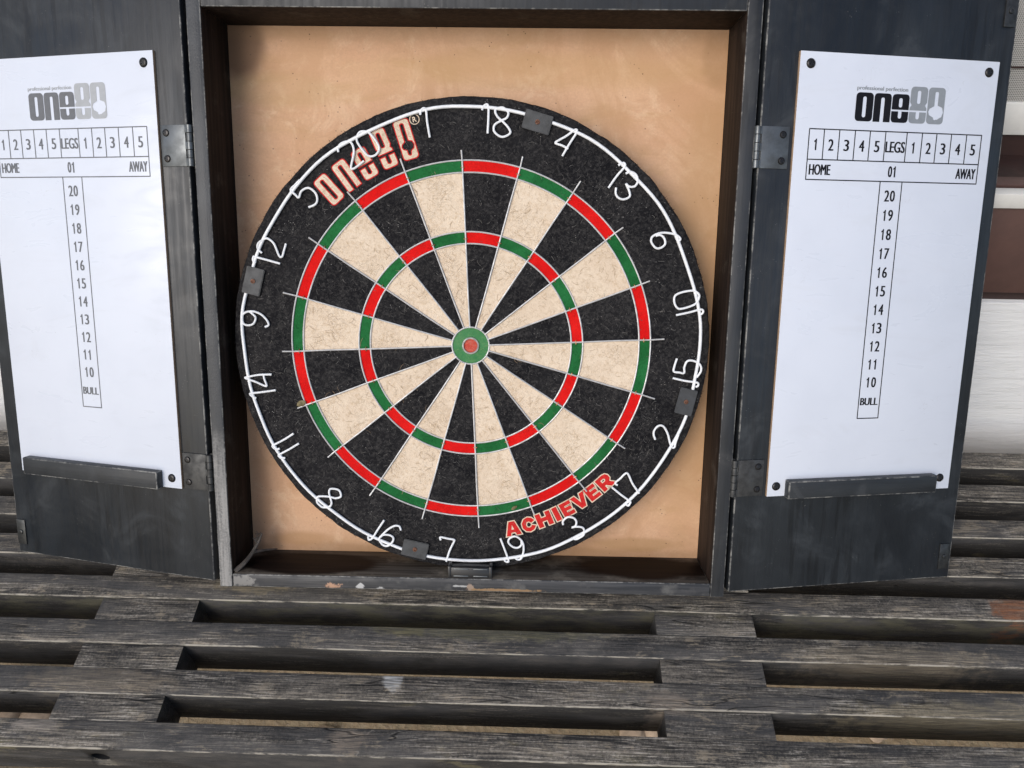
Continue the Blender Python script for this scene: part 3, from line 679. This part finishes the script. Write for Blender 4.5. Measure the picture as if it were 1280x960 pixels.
# white wire number ring
q = MB(); NR = 160; RR = .2162
ringp = []
for k in range(NR):
    t = 2 * math.pi * k / NR; r = RR + noise.noise(Vector((math.cos(t) * 4, math.sin(t) * 4, 2))) * .0026
    ringp.append((r * math.cos(t), r * math.sin(t), .0019 + noise.noise(Vector((math.cos(t) * 3, math.sin(t) * 3, 9))) * .0004))
q.tube(ringp, .0016, 10, True); nring = dpart('number_ring', q, 'white_wire')
DIG = {
 '0': ([(.3, 1), (.08, .9), (0, .7), (0, .3), (.08, .1), (.3, 0), (.52, .1), (.6, .3), (.6, .7), (.52, .9)], True, .6),
 '2': ([(.0, .8), (.1, .96), (.3, 1.02), (.52, .94), (.6, .76), (.46, .5), (.16, .2), (.05, .06), (.12, .0), (.3, .02), (.6, .06)], False, .6),
 '3': ([(.0, .82), (.12, .98), (.34, 1.02), (.54, .9), (.56, .7), (.4, .56), (.24, .53), (.46, .46), (.62, .28), (.52, .06), (.3, -.02), (.1, .03), (.0, .18)], False, .62),
 '4': ([(.46, .0), (.46, .5), (.46, .98), (.4, 1.02), (.2, .68), (.0, .36), (.04, .3), (.25, .3), (.5, .3)], False, .5),
 '5': ([(.6, 1.0), (.3, 1.03), (.08, 1.0), (.05, .8), (.06, .6), (.3, .66), (.54, .54), (.6, .3), (.48, .06), (.24, -.02), (.0, .1)], False, .6),
 '6': ([(.58, .9), (.48, 1.02), (.3, .96), (.12, .7), (.03, .4), (.06, .14), (.25, -.01), (.48, .05), (.57, .25), (.48, .44), (.27, .5), (.1, .4), (.04, .25)], False, .58),
 '7': ([(.0, .9), (.02, 1.0), (.3, 1.0), (.58, 1.0), (.6, .92), (.42, .5), (.28, .0)], False, .6),
 '8': ([(.3, .53), (.1, .68), (.06, .86), (.3, 1.02), (.54, .86), (.5, .68), (.3, .53), (.06, .36), (.0, .18), (.12, .02), (.3, -.02), (.48, .02), (.6, .18), (.54, .36)], True, .6),
 '9': ([(.02, .1), (.12, -.02), (.3, .04), (.48, .3), (.57, .6), (.54, .86), (.35, 1.01), (.12, .95), (.03, .75), (.12, .56), (.33, .5), (.5, .6), (.56, .75)], False, .58),
}
ONE_OUT = ([(.0, .84), (.06, .97), (.16, 1.03), (.22, .96), (.22, .5), (.22, .0)], False, .24)
ONE_IN = ([(.2, 1.0), (.2, .5), (.2, .08), (.15, -.03), (.06, -.03), (.0, .06)], False, .22)
NUM = [20, 1, 18, 4, 13, 6, 10, 15, 2, 17, 3, 19, 7, 16, 8, 11, 14, 9, 12, 5]
INW = {10, 15, 2, 17, 3, 19, 7, 16, 8}
HN = .0240
for i, num in enumerate(NUM):
    a = TH0 - ST * (i + .5); inw = num in INW; st = str(num); q = MB()
    gl = [(ONE_IN if inw else ONE_OUT) if ch == '1' else DIG[ch] for ch in st]
    gap = .2; wid = sum(g2[2] for g2 in gl) + gap * (len(gl) - 1); x = -wid / 2
    rr = .2052 if not inw else .2065
    tx = Vector((-math.sin(a), math.cos(a), 0)) * (1 if inw else -1); ty = Vector((math.cos(a), math.sin(a), 0)) * (-1 if inw else 1)
    c = Vector((rr * math.cos(a), rr * math.sin(a), .0021)); tl = random.uniform(-.16, .16)
    for pts, cl, w in gl:
        jt = lambda: random.uniform(-.025, .025)
        sp = smooth([(p[0] + jt(), p[1] + jt(), 0) for p in pts], 5, cl)
        P = [c + tx * ((x + p.x) + (p.y - .5) * tl) * HN + ty * (p.y - .5) * HN + Vector((0, 0, .0006 * (p.y if not inw else 1 - p.y))) for p in sp]
        q.tube(P, .00105, 8, cl); x += w + gap
    dpart('number_wire', q, 'white_wire', nring)
# clips that hold the ring
for ang in (73.7, 164.1, -13.7, -104.9):
    a = rad(ang + 90); T = Matrix.Translation((.2118 * math.cos(rad(ang)), .2118 * math.sin(rad(ang)), .0)) @ Matrix.Rotation(a + random.uniform(-.06, .06), 4, 'Z')
    bm = bmesh.new(); bmesh.ops.create_cube(bm, size=1)
    for v in bm.verts:
        v.co = Vector((v.co.x * .0255, v.co.y * .0165, v.co.z * .0016 + (.0040 if v.co.y < 0 else .0026)))
    bmesh.ops.bevel(bm, geom=list(bm.edges), offset=.0006, segments=2, affect='EDGES')
    for x2 in (-.009, .009):
        r2 = bmesh.ops.create_cube(bm, size=1)
        for v in r2['verts']: v.co = Vector((v.co.x * .004 + x2, v.co.y * .012, v.co.z * .003 + .0012))
    bmesh.ops.transform(bm, matrix=T, verts=bm.verts); q = MB(); q.bm(bm); clip = dpart('clip', q, 'clip')
    q = MB(); q.lathe([(.0024, .003), (.0022, .0046), (.0011, .0049), (.0009, .0042), (0, .0042)], 14, 0, T); dpart('clip_screw', q, 'rust_screw', clip)

# printed maker's logo, letters set round the rim
F = Flat(); mm = .001
h1, h2 = 27 / 13.6, 34.5 / 13.6
def rim(a, r): return Matrix.Translation((r * math.cos(a), r * math.sin(a), 0)) @ Matrix.Rotation(a - math.pi / 2, 4, 'Z')
for sets, ang, r0 in zip(logo_letters(h1, h2, .15, .485, .37), (132.55, 126.45, 120.35, 113.95, 107.6), (179.6, 179.2, 178.6, 178.6, 179)):
    T = rim(rad(ang), r0 * mm) @ Matrix.Scale(13.8 * mm, 4)
    for lp in sets:
        F.add(curve_mesh(lp, .055), .00022, 1, T); F.add(curve_mesh(lp, -.012), .00032, 0, T)
T = rim(rad(104.1), 211.3 * mm)
circ = lambda r: [(r * math.cos(2 * math.pi * k / 24), r * math.sin(2 * math.pi * k / 24)) for k in range(24)]
F.add(curve_mesh([circ(.0047), circ(.0039)]), .00025, 0, T); F.add(text_flat('R', 0, 0, .0036, .0046, .02), .00025, 0, T)
link('maker_logo', F.mesh('maker_logo', DB), ['print_cream', 'print_red'], dart)
LET = {
 'A': [[(0, 0), (.3, 0), (.34, .2), (.62, .2), (.67, 0), (1, 0), (.68, 1), (.3, 1)], [(.4, .42), (.48, .74), (.57, .42)]],
 'C': [[(1, .3), (.8, .06), (.5, -.02), (.2, .08), (.02, .35), (.04, .68), (.25, .94), (.55, 1.02), (.82, .92), (1, .7), (.72, .56), (.6, .7), (.42, .7), (.31, .52), (.35, .34), (.5, .27), (.64, .31), (.72, .42)]],
 'H': [[(0, 0), (.33, 0), (.33, .37), (.67, .37), (.67, 0), (1, 0), (1, 1), (.67, 1), (.67, .65), (.33, .65), (.33, 1), (0, 1)]],
 'I': [[(0, 0), (1, 0), (1, 1), (0, 1)]],
 'E': [[(0, 0), (1, 0), (1, .26), (.38, .26), (.38, .38), (.9, .38), (.9, .63), (.38, .63), (.38, .74), (1, .74), (1, 1), (0, 1)]],
 'V': [[(.34, 0), (.66, 0), (1, 1), (.68, 1), (.5, .38), (.32, 1), (0, 1)]],
 'R': [[(0, 0), (.32, 0), (.32, .3), (.42, .3), (.66, 0), (1.08, 0), (.78, .36), (.95, .52), (.97, .76), (.85, .94), (.62, 1), (0, 1)], [(.32, .55), (.32, .76), (.56, .76), (.65, .66), (.56, .55)]],
}
F = Flat()
for ch, a0, a1 in (('A', -79.2, -74.5), ('C', -74.0, -69.8), ('H', -69.2, -64.5), ('I', -63.6, -62.0), ('E', -61.0, -57.4), ('V', -56.9, -52.2), ('E', -51.9, -48.2), ('R', -47.3, -42.9)):
    w = rad(a1 - a0) * .187; am = rad((a0 + a1) / 2)
    T = Matrix.Translation((.1942 * math.cos(am), .1942 * math.sin(am), 0)) @ Matrix.Rotation(am + math.pi / 2, 4, 'Z')
    lp = [[((x - .5) * w, y * .0146) for x, y in l] for l in LET[ch]]
    F.add(curve_mesh(lp, .0010), .00022, 0, T); F.add(curve_mesh(lp, -.00005), .00034, 1, T)
link('model_lettering', F.mesh('model_lettering', DB), ['print_cream', 'print_red'], dart)
# frayed fibres along the rim
q = MB()
for k in range(1500):
    t = random.uniform(0, 2 * math.pi); z = random.uniform(-.008, -.0005); r = R_O - .0012 + random.uniform(-.001, .0006); L = random.uniform(.0006, .0021); w = .00022
    d = Vector((math.cos(t + random.uniform(-.9, .9)), math.sin(t + random.uniform(-.9, .9)), random.uniform(-.2, .7))) * L
    p = Vector((r * math.cos(t), r * math.sin(t), z)); sd = Vector((-math.sin(t), math.cos(t), 0)) * w
    n = len(q.v); q.v += [tuple(p - sd), tuple(p + sd), tuple(p + d)]; q.f.append((n, n + 1, n + 2)); q.mi.append(0); q.sm.append(False)
fz = dpart('frayed_fibre', q, 'black_sisal'); fz['kind'] = 'stuff'

# loose sisal hairs lying on the beds, dark ones on cream, dusty pale ones on black
qd, qp = MB(), MB()
for k in range(2600):
    r = math.sqrt(random.uniform(.018 ** 2, .215 ** 2)); t = random.uniform(0, 2 * math.pi); i = int(((TH0 - t) % (2 * math.pi)) // ST)
    ring = R_TI - .001 < r < R_T + .001 or R_DI - .001 < r < R_D + .001; cream = i % 2 == 1 and r < R_DI
    if ring and random.random() < .8: continue
    dens = .5 + .5 * noise.noise(Vector((r * math.cos(t) * 14, r * math.sin(t) * 14, 4)))
    if cream and random.random() > .5: continue
    if not cream and random.random() > dens * 1.1 * (1.5 if math.sin(t) < -.3 else .8): continue
    L = random.uniform(.0025, .009) if cream else random.uniform(.0012, .006); a = random.uniform(0, 6.3); p = Vector((r * math.cos(t), r * math.sin(t), random.uniform(.0003, .0006))); w = random.uniform(.00006, .00014); q = qd if cream else qp; n = len(q.v); bend = random.uniform(-1.6, 1.6)
    for j in range(4):
        d = Vector((math.cos(a), math.sin(a), 0)); sd = Vector((-d.y, d.x, 0)) * w; q.v += [tuple(p - sd), tuple(p + sd)]; p = p + d * L / 3; a += bend / 3
    for j in range(3): q.f.append((n + 2 * j, n + 2 * j + 1, n + 2 * j + 3, n + 2 * j + 2)); q.mi.append(0); q.sm.append(False)
M['dark_hair'] = mat_simple('brown_sisal_hair', (.42, .30, .19), .8, 0, .5, 300, .1); M['pale_hair'] = mat_simple('dusty_sisal_hair', (.2, .19, .175), .8, 0, .6, 300, .1)
for q, mt in ((qd, 'dark_hair'), (qp, 'pale_hair')):
    fz = dpart('loose_fibre', q, mt); fz['kind'] = 'stuff'

# ------------------------------------------------------------------ small loose things
q = MB(); q.tube(smooth([(-.2325, -.2280, .013), (-.226, -.2225, .004), (-.222, -.217, -.008), (-.217, -.207, -.014), (-.2145, -.200, -.018)], 5), lambda t: .0026 * (1 - .75 * t) + .0003, 7)
q.tube(smooth([(-.2215, -.2165, -.009), (-.214, -.2195, -.022), (-.205, -.2235, -.035)], 5), lambda t: .0019 * (1 - .8 * t) + .0002, 6)
q.tube(smooth([(-.218, -.209, -.013), (-.2225, -.2035, -.015)], 4), lambda t: .0007, 5)
for k in range(60):
    t = random.random(); p = Vector((-.217 - .002 * random.random(), -.2105 + .011 * t, -.013 - .006 * t)); d = Vector((random.uniform(-1, 1), random.uniform(-.3, 1), random.uniform(-1, 1))) * .0035
    q.tube([p, p + d], .00018, 3)
tw = link('twig', q.mesh('twig', (-.2325, -.2280, .013)), 'twig'); tw.matrix_world = at_board(-.2325, -.2280, .013)
tag(tw, 'dry forked twig standing in the lower corner inside the cabinet', 'twig')
def leaflet(name, label, x, y, z, L, w, ang, mat='leaf'):
    q = MB(); N = 6
    for s in (-1, 1):
        for i in range(N):
            t0, t1 = i / N, (i + 1) / N; f0, f1 = math.sin(math.pi * t0) ** .7 * w, math.sin(math.pi * t1) ** .7 * w
            q.quad((t0 * L, 0, .0002), (t1 * L, 0, .0002), (t1 * L, s * f1, .0007), (t0 * L, s * f0, .0007))
    me = q.mesh(name); o = link(name, me, mat); md = o.modifiers.new('thickness', 'SOLIDIFY'); md.thickness = .0003
    o.matrix_world = at_board(x, y, z) @ Matrix.Rotation(ang, 4, 'Z'); return tag(o, label, 'leaf')
leaflet('dead_leaf', 'tiny curled dead leaf caught on a wire end beside the red 14 double bed', -.168, -.061, .0010, .0105, .0032, rad(25))
leaflet('seed_husk', 'tiny straw coloured husk lying on the green 19 double bed edge', .0405, -.1625, .0004, .0075, .0016, rad(35))
def stone(name, label, x, y, r, seed):
    bm = bmesh.new(); bmesh.ops.create_icosphere(bm, subdivisions=3, radius=1)
    for v in bm.verts:
        k = 1 + .35 * noise.noise(v.co * 1.1 + Vector((seed, 0, 0))) + .1 * noise.noise(v.co * 3 + Vector((seed, 3, 0))); v.co = Vector((v.co.x * r * k * 1.25, v.co.y * r * k, v.co.z * r * k * .6))
    q = MB(); q.bm(bm, sm=True); o = link(name, q.mesh(name), 'stone'); o.location = (x, y, r * .45); o.rotation_euler = (0, 0, seed); return tag(o, label, 'stone', 'loose stones under the table')
for i, (x, y, r) in enumerate(((-.872, .572, .027), (.205, .577, .022), (-.93, .566, .03), (.245, .584, .016), (-.345, .557, .017), (.64, .6, .022), (.7, .606, .018))):
    stone('stone', 'loose pale stone on the ground seen through the table slats', x, y, r, i * 2.3)
